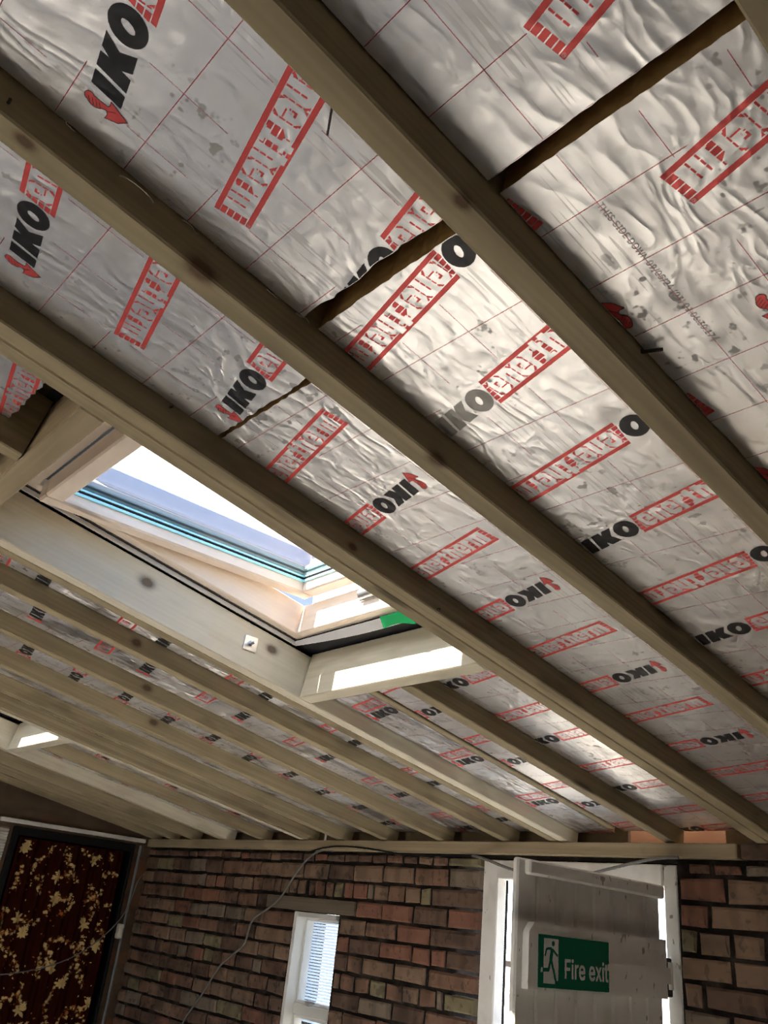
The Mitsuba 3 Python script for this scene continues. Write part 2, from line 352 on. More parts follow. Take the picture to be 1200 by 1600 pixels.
# left wall with its doorway, and the walls behind and beside the photographer
LX = -5.90
ly = np.linspace(-2.3, 3.22, 90)
g = Polygon([(-2.3, 0), (3.22, 0), (3.22, 0.33 + CZ), (2.2, 0.33 + CZ + 0.02), (2.2, 2.3), (3.22, 2.24), (3.22, HR - 3.22 * math.tan(TH) + 0.1), (-2.3, HR + 2.3 * math.tan(TH) + 0.1)])
g = Polygon([(-2.3, 0), (3.22, 0), (3.22, HR - 3.22 * math.tan(TH) + 0.12), (-2.3, HR + 2.3 * math.tan(TH) + 0.12)]).difference(box(2.03, 0.0, 2.86, 0.325 + CZ)).difference(box(1.2, 0.9, 1.985, 0.320 + CZ))
m = slab(g, 0.30); m.vertices = np.c_[LX - m.vertices[:, 2], m.vertices[:, 0], m.vertices[:, 1]]
add(struct('wall_left'), m, 'old_wall')
g = Polygon([(-2.3, 0), (3.22, 0), (3.22, HR - 3.22 * math.tan(TH) + 0.12), (-2.3, HR + 2.3 * math.tan(TH) + 0.12)])
m = slab(g, 0.2); m.vertices = np.c_[2.2 + m.vertices[:, 2], m.vertices[:, 0], m.vertices[:, 1]]
add(struct('wall_right'), m, 'plaster')
FRONT = (-3.2, -2.2, 0.0, 2.0)  # unseen doorway hole, added to let daylight into the room
g = box(-6.2, 0, 2.4, HR + 2.3 * math.tan(TH) + 0.1).difference(box(FRONT[0], FRONT[2], FRONT[1], FRONT[3]))
m = slab(g, 0.2); m.vertices = np.c_[m.vertices[:, 0], -2.3 - m.vertices[:, 2], m.vertices[:, 1]]
add(struct('wall_front'), m, 'plaster')

# roof deck above the insulation, with the two skylight openings and one added out of view for light
SK = dict(x0=-2.225, x1=-1.460, y0=0.515, y1=1.495)
SK2 = dict(x0=-4.85, x1=-4.10, y0=0.475, y1=1.455)
SK3 = dict(x0=-3.60, x1=-1.85, y0=-1.15, y1=-0.05)  # unseen roof opening, added so sun on the floor brightens the foil
def opening(s): return box(s['x0'], vy(s['y0'], .17), s['x1'], vy(s['y1'], .17))
g = box(-6.3, -2.6, 2.5, 3.115).difference(opening(SK)).difference(opening(SK2)).difference(opening(SK3))
m = slab(g, 0.03); m.vertices[:, 2] += 0.175
add(struct('ceiling'), roofed(m), 'deck'); 

# ---------------------------------------------------------------- rafters
def beam(x0, x1, v0, v1, d0, d1, n=36, wob=0.0006, seed=0):
    """a sawn timber along the slope, edges worn, very slightly crooked"""
    c = 0.003
    prof = np.array([(x0 + c, d0), (x1 - c, d0), (x1, d0 + c), (x1, d1 - c), (x1 - c, d1), (x0 + c, d1), (x0, d1 - c), (x0, d0 + c)])
    vs = np.linspace(v0, v1, n); k = len(prof)
    P = np.zeros((n, k, 3))
    for i, v in enumerate(vs):
        P[i, :, 0] = prof[:, 0]; P[i, :, 1] = v; P[i, :, 2] = prof[:, 1]
    q = P.reshape(-1, 3).copy()
    o = (meshkit.noise(np.c_[q[:, 0] * 90, q[:, 1] * 9, q[:, 2] * 90], seed) - 0.5) * 2 * wob
    o2 = (meshkit.noise(np.c_[q[:, 0] * 90 + 50, q[:, 1] * 9, q[:, 2] * 90], seed + 1) - 0.5) * 2 * wob
    q[:, 0] += o; q[:, 2] += o2
    f = []
    for i in range(n - 1):
        for j in range(k):
            l = (j + 1) % k
            f += [(i * k + j, i * k + l, (i + 1) * k + l), (i * k + j, (i + 1) * k + l, (i + 1) * k + j)]
    for j in range(1, k - 1): f += [(0, j + 1, j), ((n - 1) * k, (n - 1) * k + j, (n - 1) * k + j + 1)]
    m = trimesh.Trimesh(rp(*q.T), f, process=False); m.fix_normals()
    return m
V0, V1 = -2.2, 3.07
RA = []     # (x0, x1, label, material)
W = 0.0475
RAFT = [
 (0.250, 0.250 + W, 'rafter furthest right, beyond the right edge of the picture', 'timber'),
 (-0.198, -0.150, 'timber rafter just showing in the top right corner', 'timber'),
 (-0.592, -0.544, 'large near rafter running from the top edge to the right edge of the picture', 'timber'),
 (-0.992, -0.944, 'rafter with a dark brown knot, between the skylight pair and the nearest large rafter', 'timber'),
 (-1.404, -1.357, 'right-hand timber of the doubled rafter on the right side of the near skylight', 'timber'),
 (-1.4520, -1.4062, 'left-hand timber of the doubled rafter, edging the right side of the near skylight', 'timber'),
 (-2.2825, -2.235, 'pale planed rafter lining the left side of the near skylight, with a square washer plate', 'skylit_pale_timber'),
 (-2.3320, -2.2848, 'outer timber of the doubled rafter left of the near skylight', 'timber'),
 (-2.595, -2.548, 'first single rafter left of the near skylight', 'timber'),
 (-2.992, -2.945, 'second single rafter left of the near skylight', 'timber'),
 (-3.384, -3.337, 'third single rafter left of the near skylight', 'timber'),
 (-3.745, -3.698, 'fourth single rafter left of the near skylight', 'timber'),
 (-4.0425, -3.995, 'right-hand timber of the doubled rafter beside the far skylight', 'timber'),
 (-4.0915, -4.0448, 'left-hand timber of the doubled rafter, edging the far skylight', 'skylit_pale_timber'),
 (-4.9075, -4.860, 'pale rafter lining the far left side of the far skylight', 'skylit_pale_timber'),
 (-4.9565, -4.9095, 'outer timber of the doubled rafter left of the far skylight', 'timber'),
 (-5.33, -5.283, 'rafter next but one to the dark left wall', 'timber'),
 (-5.62, -5.573, 'rafter next to the one on the dark left wall', 'timber'),
 (-5.875, -5.828, 'rafter lying along the dark left wall above the curtain', 'timber')]
raft = []
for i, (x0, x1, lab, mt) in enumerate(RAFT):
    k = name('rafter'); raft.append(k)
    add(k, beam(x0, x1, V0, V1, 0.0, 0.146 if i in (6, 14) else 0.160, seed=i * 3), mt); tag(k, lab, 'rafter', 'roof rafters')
# headers (trimmers) across the skylight openings
def xbeam(x0, x1, v0, v1, d0, d1, c=0.003): return roofed(cbox(x0, x1, v0, v1, d0, d1, c))
HB = []
for (x0, x1, va, vb, lab, mt) in ((-2.2325, -1.454, vy(1.540, 0), vy(1.590, 0), 'pale sunlit header joist at the lower end of the near skylight', 'skylit_pale_timber_cross'),
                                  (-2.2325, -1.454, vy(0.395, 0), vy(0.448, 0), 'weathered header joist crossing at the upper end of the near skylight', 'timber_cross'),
                                  (-4.857, -4.0925, vy(1.500, 0), vy(1.550, 0), 'pale header joist at the lower end of the far skylight', 'skylit_pale_timber_cross'),
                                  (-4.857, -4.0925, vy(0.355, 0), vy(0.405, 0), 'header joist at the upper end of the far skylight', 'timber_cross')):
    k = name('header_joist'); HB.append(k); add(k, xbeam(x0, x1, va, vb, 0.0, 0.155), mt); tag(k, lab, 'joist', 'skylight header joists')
JACK = [(-1.802, -1.755, vy(1.594), V1, 'short jack rafter running from the near skylight header down to the back wall'),
        (-1.800, -1.753, V0, vy(0.391), 'short jack rafter meeting the upper header of the near skylight, at the left edge'),
        (-4.50, -4.453, vy(1.554), V1, 'short jack rafter below the far skylight'), ]
for i, (x0, x1, a, b, lab) in enumerate(JACK):
    k = name('jack_rafter'); add(k, beam(x0, x1, a, b, 0.0, 0.158, seed=90 + i), 'timber'); tag(k, lab, 'rafter', 'jack rafters')
k = name('batten'); add(k, beam(-2.055, -2.022, vy(1.60), 3.02, 0.052, 0.150, seed=77), 'timber'); tag(k, 'thin brown batten between two foil boards below the near skylight', 'batten')
# wall plate on the back wall, with nails
k = name('wall_plate'); add(k, cbox(-5.89, joint(1158, 0.34), 2.955, 3.06, 0.3345 + CZ, 0.3850 + CZ, 0.004), 'timber_cross'); tag(k, 'long timber wall plate lying on top of the brick wall, under the rafter ends', 'beam')
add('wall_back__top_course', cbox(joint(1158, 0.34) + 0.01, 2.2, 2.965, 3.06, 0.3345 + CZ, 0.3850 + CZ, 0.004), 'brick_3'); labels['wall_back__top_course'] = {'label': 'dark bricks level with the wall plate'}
# eaves board closing the ends of the bays; one bay is left open to the daylight
xs0 = [-6.1, -1.99]; xs1 = [-1.62, 2.2]
for a, b, lab in ((-6.1, -4.02, 'eaves board behind the rafter ends, far left length'), (-4.0, -2.03, 'eaves board behind the rafter ends, middle length'), (-1.62, 2.2, 'eaves board behind the rafter ends, right length')):
    k = name('eaves_board'); add(k, cbox(a, b, 3.085, 3.105, 0.30 + CZ, 0.55 + CZ), 'deck'); tag(k, lab, 'board')
k = name('soffit_board'); add(k, cbox(-2.35, -1.45, 3.165, 3.185, 0.24 + CZ, 0.56 + CZ), 'orange_board'); tag(k, 'orange daylit board seen through the open eaves gap above the door', 'board')

# ---------------------------------------------------------------- insulation boards with their print
mm = 0.001
def P_(pts): return Polygon([(a * mm, b * mm) for a, b in pts])
def ell(cx, cy, a, b, ang): return affinity.translate(affinity.rotate(affinity.scale(Point(0, 0).buffer(1, 24), a * mm, b * mm), ang), cx * mm, cy * mm)
O_out = ell(116, 22, 27.5, 24.5, 55); O_in = ell(115.5, 22, 11, 6, 62)
LI = P_([(35, 44.5), (12.5, 44.5), (0, 0), (21, 0)])
LK = P_([(63, 44.5), (41.5, 44.5), (27.0, 0), (49, 0), (54, 14), (58.5, 0), (84, 0.5), (76.5, 22.5), (94, 44.5), (71, 44.5), (61, 32)])
BLACK = union_all([LI, LK, O_out.difference(O_in)])
TROWEL = union_all([P_([(-14, -13.5), (-24, -2), (-28, 16), (-20, 14), (-12, 19), (-6, 14), (2, 14), (-4, 4)]), ell(-13, 34, 7.5, 11, -12), ell(-9, 42, 7, 6.5, 0), P_([(-15, 14), (-8, 14), (-7, 30), (-18, 30)])])
TROWEL_LINE = union_all([LineString([(-19 * mm, (24 + 5 * i) * mm), (-9 * mm, (28 + 5 * i) * mm)]).buffer(0.35 * mm) for i in range(4)] + [TROWEL.exterior.buffer(0.4 * mm), LineString([(-16 * mm, 15 * mm), (-10 * mm, 4 * mm)]).buffer(0.4 * mm)])
def R(x0, x1, y0, y1): return box(x0 * mm, y0 * mm, x1 * mm, y1 * mm)
def tri(*p): return P_(p)
red, x = [], 157.0
notch = []
for ch, w in zip('enertherm', (27, 27, 27, 20, 22, 28, 27, 20, 40)):
    red.append(R(x - 3, x - 0.2, 3, 38))
    if ch == 'e': red += [R(x + 9, x + 12.5, 18, 30), R(x + 9, x + 18, 26, 30), R(x + 15, x + 17, 19, 23), R(x + 12, x + 26.5, 13, 16), tri((x + 27, 0.5), (x + 20, 0.5), (x + 27, 9)), tri((x, 0.5), (x + 6, 0.5), (x, 9)), tri((x, 41), (x, 33), (x + 6, 41)), tri((x + 27, 41), (x + 27, 33), (x + 21, 41))]
    if ch == 'n': red += [R(x + 11.5, x + 15, 1, 31), tri((x + 27, 41), (x + 27, 33), (x + 21, 41))]
    if ch == 'r': red += [R(x + 11, x + 20, 1, 24), tri((x + 20, 24), (x + 11, 24), (x + 20, 30))]
    if ch == 't': red += [R(x - 3, x + 5, 10, 29), R(x + 15, x + 22, 8, 29), R(x + 16, x + 22, 37, 41)]; notch.append(R(x + 4, x + 16, 38, 47))
    if ch == 'h': red += [R(x + 12, x + 15.5, 1, 31), tri((x + 28, 41), (x + 28, 33), (x + 18, 41))]; notch.append(R(x - 1, x + 13, 38, 47))
    if ch == 'm': red += [R(x + 11, x + 14.5, 1, 31), R(x + 25.5, x + 29, 1, 31)]
    x += w + 3
red.append(P_([(137, 1), (150, 1), (155, 40), (150, 41)]))
red += [R(423, 437, 0.5, 41)]
lines = union_all([R(120, 440, q - 0.9, q + 0.9) for q in (10.5, 21, 31.5)])
bars = union_all([P_([(137, -8), (437, -8), (437, 0), (139, 0)]), P_([(150, 42.5), (437, 42.5), (437, 50.5), (152, 50.5)]).difference(union_all(notch)), R(260, 330, 49.6, 50.5)])
REG = ell(433, 46.5, 2.6, 2.6, 0).difference(ell(433, 46.5, 2.0, 2.0, 0)).union(R(432.3, 432.9, 45.3, 47.8)).union(ell(433.3, 47.2, 0.8, 0.6, 0))
REDBLK = union_all(red).buffer(-0.0003).difference(lines).union(bars).difference(O_out.buffer(2.2 * mm)).difference(REG).simplify(0.00015)
BLACK = BLACK.simplify(0.0002); TROWEL = TROWEL.simplify(0.0002)
LOGO_AREA = union_all([R(-34, 440, -14, 56)])
TA = math.radians(12.0); CA, SA = math.cos(TA), math.sin(TA)
def place(g, x, v, flip):
    """logo coordinates (along the text, up) to the board's (x, v)"""
    s = -1 if flip else 1
    return affinity.affine_transform(g, [s * CA, -s * SA, -s * SA, -s * CA, x, v])
PV = 0.435
def board(x0, x1, v0, v1, seeds, label, d=0.06, rough0=0.004, rough1=0.004, gx=0.0, gv=0.0, thick=0.092, faded=(), text=None, skew=0.0, tilt=0.0, cols=False):
    key = name('insulation_board')
    # outline: long edges a little wavy, cut ends ragged
    def edge(p, q, amp, step):
        n = max(2, int(math.hypot(q[0] - p[0], q[1] - p[1]) / step)); out = []
        for i in range(n):
            t = i / n; a = amp * (random.random() - 0.5) * 2 * (0 if i == 0 else 1)
            dx, dy = q[0] - p[0], q[1] - p[1]; L = math.hypot(dx, dy)
            out.append((p[0] + dx * t - dy / L * a, p[1] + dy * t + dx / L * a))
        return out
    o = Polygon(edge((x0, v0), (x1, v0 + skew), rough0, 0.012) + edge((x1, v0 + skew), (x1, v1 + tilt), 0.0015, 0.03) + edge((x1, v1 + tilt), (x0, v1), rough1, 0.012) + edge((x0, v1), (x0, v0), 0.0015, 0.03)).buffer(0)
    core = slab(o.buffer(-0.0015).buffer(0), thick); core.vertices[:, 2] += d
    add(key, roofed(core), 'foam')
    tag(key, label, 'insulation board', 'foil-faced insulation boards between the rafters')
    f = slab(o, 0.0008); f.vertices[:, 2] += d - 0.0010
    add(part(key, 'foil_facing'), roofed(f), 'foil_worn' if x1 < -2.0 else 'foil'); labels[f'{key}__foil_facing'] = {'label': 'crinkled silver foil facing with dark smudges'}
    clip = o.buffer(-0.001)
    R_, B_, G_, K_, T_, keep = [], [], [], [], [], []
    for flip, sx, sv in seeds:
        n0, n1 = int(math.floor((v0 - 0.4 - sv) / PV)), int(math.ceil((v1 + 0.4 - sv) / PV))
        for n in range(n0, n1 + 1):
            area = place(LOGO_AREA, sx, sv + n * PV, flip)
            if not area.intersects(clip): continue
            keep.append(area)
            inside = clip.contains(area)
            if sv + n * PV < -0.3: continue
            for g, L in ((REDBLK, R_), (TROWEL, T_), (BLACK, G_ if (flip, n) in faded else B_), (TROWEL_LINE if x0 > -1.4 else Polygon(), K_)):
                h = place(g, sx, sv + n * PV, flip)
                if not inside: h = h.intersection(clip)
                if h.area > 1e-7: L.append(h)
    keep = union_all(keep) if keep else Polygon()
    L = []
    v = v0 - (v0 - gv) % 0.1095
    while v < v1:
        L.append(box(x0, v - 0.0006, x1, v + 0.0006)); v += 0.1095
    xx = x0 - (x0 - gx) % 0.106; col = 0
    while xx < x1:
        v = v0 - (v0 - gv) % 0.219 - 0.219
        hl = 0.11 if cols and abs(xx - gx) < 0.01 else 0.07
        while v < v1:
            L.append(box(xx - 0.0005, v - hl, xx + 0.0005, v + hl)); v += 0.219
        xx += 0.106
    g = union_all(L).intersection(clip).difference(keep)
    for base, G, mat, dz, lab in (('printed_lines', [g], 'print_line', 0.0012, 'thin red grid lines'), ('red_print', R_, 'print_red', 0.0014, 'red block lettering'), ('trowel_emblem', T_, 'print_red', 0.0014, 'small red trowel emblem'), ('black_print', B_, 'print_black', 0.0016, 'black bold letters'),
                                  ('faded_print', G_, 'print_grey', 0.0016, 'worn grey letters'), ('trowel_outline', K_, 'print_black', 0.0018, 'thin black outline of the trowel')):
        for q in (flat(h, d - dz) for h in G):
            if q is None or not len(q.faces): continue
            k = part(key, base); add(k, roofed(q), mat); labels[k] = {'label': lab}
            if base == 'printed_lines': labels[k]['kind'] = 'stuff'
    if text:
        for (s, tx, tv, h) in text:
            try:
                tm = meshkit.text_mesh(s, h, 0.0001)
            except Exception: continue
            q = tm.vertices.copy()
            tm.vertices = np.c_[tx + q[:, 1], tv + q[:, 0] * 0.275 / np.ptp(q[:, 0]), d - 0.0017 + 0 * q[:, 2]]
            k = part(key, 'date_stamp'); add(k, roofed(tm), 'print_grey'); labels[k] = {'label': 'small grey stamped line of writing'}
    return key
e = 0.003
v_ = lambda m: m - 0.0103
board(-0.544 + e, -0.198 - e, -2.1, v_(0.552), [(1, 0.042, v_(0.351)), (0, -0.965, v_(0.215)), (0, -0.25, v_(0.17))], 'foil board in the top right corner above the wide dark gap', gx=-0.451, gv=v_(0.442), rough1=0.0008, cols=True)
board(-0.544 + e, -0.198 - e, v_(0.576), 3.07, [(1, 0.057, v_(0.594)), (1, -0.551, v_(0.816)), (0, -0.953, v_(0.728)), (0, -0.348, v_(0.517))], 'foil board at the right edge with a grey date stamp, below the wide gap', gx=-0.451, gv=v_(0.661), rough0=0.0008, cols=True,
      text=[('THIS SIDE DOWN 09/05/24 (03) 01:06:30:17', -0.4545, v_(0.664), 0.0095)])
board(-0.150 + e, 0.250 - e, -2.1, 3.07, [(0, -0.1, 0.3)], 'foil board just beyond the right edge of the picture')
board(0.2975 + e, 0.70, -2.1, 3.07, [(0, 0.2, 0.3)], 'foil board farthest right, outside the picture')
board(-0.944 + e, -0.592 - e, -2.1, v_(0.556), [(0, -0.858, v_(0.170)), (1, -0.454, v_(0.256))], 'foil board with the ragged torn lower edge, between two long rafters at the top', gx=-0.662, gv=v_(0.217), rough1=0.0035)
board(-0.944 + e, -0.592 - e, v_(0.586), 3.07, [(0, -0.937, v_(0.906)), (1, -0.538, v_(0.5655))], 'long foil board below the torn gap, with one set of letters worn grey', gx=-0.737, gv=v_(0.732), rough0=0.0015, faded=((0, 0),))
board(-1.357 + e, -0.992 - e, -2.1, v_(0.652), [(0, -1.2545, v_(0.205)), (1, -0.846, v_(0.286))], 'foil board at the left edge above the thin dark joint, right of the near skylight', gx=-1.17, gv=v_(0.253), rough1=0.003)
board(-1.357 + e, -0.992 - e, v_(0.661), 3.07, [(1, -1.110, v_(0.952)), (0, -1.509, v_(0.858))], 'long foil board below the thin dark joint, right of the near skylight', gx=-1.27, gv=v_(0.70), rough0=0.002)
# below the near skylight
vh = vy(1.600)
board(-1.755 + e, -1.4515 - e, vh, 3.07, [(0, -1.797, v_(1.796)), (1, -1.375, v_(1.905))], 'glossy foil board below the near skylight, beside the doubled rafter', gx=-1.62, gv=v_(1.86))
board(-2.022 + e, -1.802 - e, vh, 3.07, [(1, -1.640, 1.60), (1, -1.86, 1.845)], 'narrow foil strip between the batten and the jack rafter below the near skylight', d=0.060, gx=-1.9, gv=1.7)
board(-2.235 + e, -2.055 - e, vh, 3.07, [(0, -2.195, 1.875), (1, -1.79, 1.68)], 'narrow crinkled foil strip left of the thin batten below the near skylight', d=0.054, gx=-2.1, gv=1.7, rough1=0.006)
# above the near skylight
board(-1.753 + e, -1.4515 - e, 0.06, vy(0.33), [(0, -1.93, 0.40), (1, -1.50, 0.10)], 'foil board piece above the near skylight, right of the jack rafter', gx=-1.6, gv=0.19)
board(-2.235 + e, -1.800 - e, 0.06, vy(0.34), [(0, -2.2, 0.5), (1, -1.78, 0.20)], 'foil board piece above the near skylight, left of the jack rafter', gx=-2.0, gv=0.1)
# left of the near skylight
board(-2.548 + e, -2.333 - e, 0.06, 3.07, [(0, -2.545, 0.765), (1, -2.14, 0.93)], 'narrow foil strip directly left of the near skylight rafters', gx=-2.4, gv=0.6)
board(-2.945 + e, -2.595 - e, 0.06, 3.07, [(0, -2.862, 0.872), (1, -2.45, 1.00)], 'foil strip between the first and second single rafters left of the near skylight', gx=-2.7, gv=0.7)
board(-3.337 + e, -2.992 - e, 0.06, 3.07, [(1, -3.16, 0.93), (0, -3.36, 0.80)], 'foil strip between the second and third single rafters left of the near skylight', gx=-3.1, gv=0.7)
board(-3.698 + e, -3.384 - e, 0.06, 3.07, [], 'plain wrinkled foil strip between the third and fourth single rafters left of the near skylight', gx=-3.45, gv=0.75)
board(-3.995 + e, -3.745 - e, -2.1, 3.07, [(1, -3.845, 1.10), (0, -4.06, 1.25)], 'foil strip right of the doubled rafter by the far skylight', gx=-3.8, gv=0.8)
vh2 = vy(1.558)
board(-4.453 + e, -4.093 - e, vh2, 3.07, [(0, -4.4, 1.9), (1, -4.0, 1.75)], 'foil strip below the far skylight, right of its jack rafter', gx=-4.2, gv=1.7)
board(-4.860 + e, -4.500 - e, vh2, 3.07, [(0, -4.8, 1.8)], 'foil strip below the far skylight, left of its jack rafter', gx=-4.7, gv=1.7)
board(-4.860 + e, -4.093 - e, -2.1, vy(0.35), [(0, -4.8, -0.2)], 'foil board above the far skylight, outside the picture')
board(-5.283 + e, -4.959 - e, -2.1, 3.07, [(0, -5.2, 1.0)], 'foil strip just left of the far skylight', gx=-5.1, gv=1.0)
board(-5.573 + e, -5.33 - e, -2.1, 3.07, [(0, -5.5, 1.0)], 'foil strip second from the dark left wall', gx=-5.4, gv=1.0)
board(-5.828 + e, -5.62 - e, -2.1, 3.07, [], 'foil strip nearest the dark left wall', gx=-5.7, gv=1.0)

# ---------------------------------------------------------------- skylights: pine frame, tilted sash, glass
def ring_beams(x0, x1, v0, v1, w, d0, d1):
    return [(x0, x0 + w, v0, v1), (x1 - w, x1, v0, v1), (x0 + w, x1 - w, v0, v0 + w), (x0 + w, x1 - w, v1 - w, v1)]
def skylight(s, key, label, ang):
    struct(key); labels[key]['label'] = label
    x0, x1, a, b = s['x0'], s['x1'], vy(s['y0'], .17), vy(s['y1'], .17)
    for i, (p, q, r, t) in enumerate(ring_beams(x0 + .003, x1 - .003, a + .003, b - .003, 0.036, 0, 0)):
        k = part(key, 'frame_side'); add(k, roofed(cbox(p, q, r, t, 0.168, 0.272, 0.003)), 'pine' if i < 2 else 'pine_cross')
    xi0, xi1, ai, bi = x0 + .043, x1 - .043, a + .043, b - .043
    pv, pd = (ai + bi) / 2, 0.235
    ca, sa = math.cos(ang), math.sin(ang)
    def rot(m):
        v = m.vertices.copy(); y, z = v[:, 1] - pv, v[:, 2] - pd
        m.vertices = np.c_[v[:, 0], pv + y * ca - z * sa, pd + y * sa + z * ca]; return roofed(m)
    for i, (p, q, r, t) in enumerate(ring_beams(xi0, xi1, ai, bi, 0.052, 0, 0)):
        k = part(key, 'sash_rail'); add(k, rot(cbox(p, q, r, t, 0.205, 0.262, 0.005)), 'pine' if i < 2 else 'pine_cross')
    for i, (p, q, r, t) in enumerate(ring_beams(xi0 + .046, xi1 - .046, ai + .046, bi - .046, 0.011, 0, 0)):
        k = part(key, 'glazing_bead'); add(k, rot(cbox(p, q, r, t, 0.238, 0.247, 0.001)), 'spacer')
        k = part(key, 'glazing_bead'); add(k, rot(cbox(p, q, r, t, 0.2475, 0.2535, 0.001)), 'dark_frame')
        k = part(key, 'glazing_bead'); add(k, rot(cbox(p, q, r, t, 0.254, 0.261, 0.001)), 'spacer')
    for i, (p, q, r, t) in enumerate(ring_beams(xi0 - .012, xi1 + .012, ai - .012, bi + .012, 0.075, 0, 0)):
        k = part(key, 'sash_cover'); add(k, rot(cbox(p, q, r, t, 0.276, 0.292, 0.002)), 'zinc')
    g = trimesh.Trimesh(np.array([(xi0 + .05, ai + .05, .262), (xi1 - .05, ai + .05, .262), (xi1 - .05, bi - .05, .262), (xi0 + .05, bi - .05, .262)]), [(0, 1, 2), (0, 2, 3)], process=False)
    k = part(key, 'glass_pane'); add(k, rot(g), 'glass')
    return key
SASH = math.radians(10.5)
skylight(SK, 'window_2', 'pine roof window with its sash tilted open, near skylight', SASH)
skylight(SK2, 'window_3', 'pine roof window at the far left, far skylight', 0.0)
lk = 'window_2__vent_latch'
lx, lv = -1.825, vy(SK['y1'], .17) - 0.042
cyl = trimesh.creation.cylinder(0.016, 0.075, sections=20); cyl.apply_transform(trimesh.transformations.rotation_matrix(math.pi / 2, [0, 1, 0])); cyl.apply_translation([lx, lv - 0.012, 0.232])
bs = cbox(lx - 0.05, lx + 0.03, lv - 0.006, lv + 0.004, 0.215, 0.252, 0.003)
add(lk, roofed(trimesh.util.concatenate([cyl, bs])), 'steel', 30); labels[lk] = {'label': 'small chrome barrel latch'}
# black felt around the openings, between the joists and the frames
def felt(s, xa, xb, ya, yb, key, label):
    o = box(xa, ya, xb, yb); i = box(s['x0'] + .004, vy(s['y0'], .17) + .004, s['x1'] - .004, vy(s['y1'], .17) - .004)
    m = slab(o.difference(i), 0.004); m.vertices[:, 2] += 0.162
    add(key, roofed(m), 'felt'); tag(key, label, 'roofing felt')
felt(SK, -2.2815, -1.406, vy(0.40, .16), vy(1.585, .16), name('roofing_felt'), 'black roofing felt showing between the near skylight frame and the joists around it')
felt(SK2, -4.906, -4.0435, vy(0.36, .16), vy(1.545, .16), name('roofing_felt'), 'black roofing felt around the far skylight')
def strip(x0, x1, fn, w0, w1, mat, key, label, cat, n=30, th=0.0015):
    xs = np.linspace(x0, x1, n); V = []
    for i, x in enumerate(xs):
        t = i / (n - 1); (va, da), (vb, db) = fn(t)
        V += [(x, va, da), (x, vb, db), (x, va + th, da + th), (x, vb + th, db + th)]
    f = []
    for i in range(n - 1):
        a = 4 * i; b = a + 4
        f += [(a, a + 1, b + 1), (a, b + 1, b), (a + 2, b + 3, a + 3), (a + 2, b + 2, b + 3), (a, b, b + 2), (a, b + 2, a + 2), (a + 1, b + 3, b + 1), (a + 1, a + 3, b + 3)]
    add(key, trimesh.Trimesh(rp(*np.array(V).T), f, process=False), mat, 40); tag(key, label, cat)
vl = vy(SK['y1'], .17)
strip(SK['x0'] - .004, SK['x1'] + .002, lambda t: ((vl - 0.012, 0.1585), (vl + 0.002 + 0.012 * math.sin(3.0 * t), 0.150 - 0.012 * math.sin(3.1 * t))), 0, 0, 'membrane', name('membrane_strip'), 'pale grey plastic membrane sagging under the lower end of the near skylight frame', 'membrane')
add('window_2__lining', roofed(cbox(SK['x0'] - .006, SK['x0'] + .002, vy(SK['y0'], .17), vl, 0.150, 0.168, .001)), 'membrane'); labels['window_2__lining'] = {'label': 'white edge of the lining'}
strip(-1.785, -1.655, lambda t: ((vl - 0.022, 0.1545), (vl + 0.002 + 0.008 * t, 0.128 + 0.008 * math.sin(4 * t))), 0, 0, 'tape_green', name('green_tape'), 'scrap of bright green tape at the lower right corner of the near skylight', 'tape', n=12)
# square washer plate with bolt on the pale rafter (a part of it)
pk = raft[6]
pv0, pd0 = vy(1.325, .085), 0.082
pl = cbox(-0.0025, 0.0025, -0.024, 0.024, -0.024, 0.024, 0.001); pl.apply_transform(trimesh.transformations.rotation_matrix(0.12, [1, 0, 0])); pl.apply_translation([-2.2325, pv0, pd0])
k = part(pk, 'washer_plate'); add(k, roofed(pl), 'steel'); labels[k] = {'label': 'square zinc washer plate'}
nut = trimesh.creation.cylinder(0.009, 0.012, sections=6); nut.apply_transform(trimesh.transformations.rotation_matrix(math.pi / 2, [0, 1, 0])); nut.apply_translation([-2.225, pv0, pd0])
st_ = trimesh.creation.cylinder(0.005, 0.03, sections=12); st_.apply_transform(trimesh.transformations.rotation_matrix(math.pi / 2, [0, 1, 0])); st_.apply_translation([-2.220, pv0, pd0])
add(k + '__bolt', roofed(trimesh.util.concatenate([nut, st_])), 'steel')
pk = raft[13 + 1]
pl = cbox(-0.0025, 0.0025, -0.024, 0.024, -0.024, 0.024, 0.001); pl.apply_translation([-4.8575, vy(1.22, .085), 0.09])
k = part(pk, 'washer_plate'); add(k, roofed(pl), 'steel'); labels[k] = {'label': 'square zinc washer plate'}
# nails and wires standing out of rafters
def nail(parent, x, v, d, tip, r=0.0022, bend=0.0):
    p = rp(x, v, d); q = rp(*tip); mid = (p + q) / 2 + np.array([0, 0, -bend])
    k = part(parent, 'nail'); add(k, tube(spline([p, mid, q], 10), r, 7), 'dark_steel', 40)
nail(raft[2], -0.545, 0.897, 0.054, (-0.512, 0.902, 0.045), 0.0028)
nail(raft[3], -0.9435, 0.05, 0.02, (-0.935, 0.05, 0.02))
nail(raft[4], -1.3575, 0.53, 0.052, (-1.343, 0.53, 0.046), 0.0022)
nail(raft[4], -1.3575, 1.312, 0.008, (-1.352, 1.312, 0.008), 0.0035)
nail(raft[2], -0.5915, 0.325, 0.050, (-0.652, 0.362, 0.046), 0.0016, 0.002)
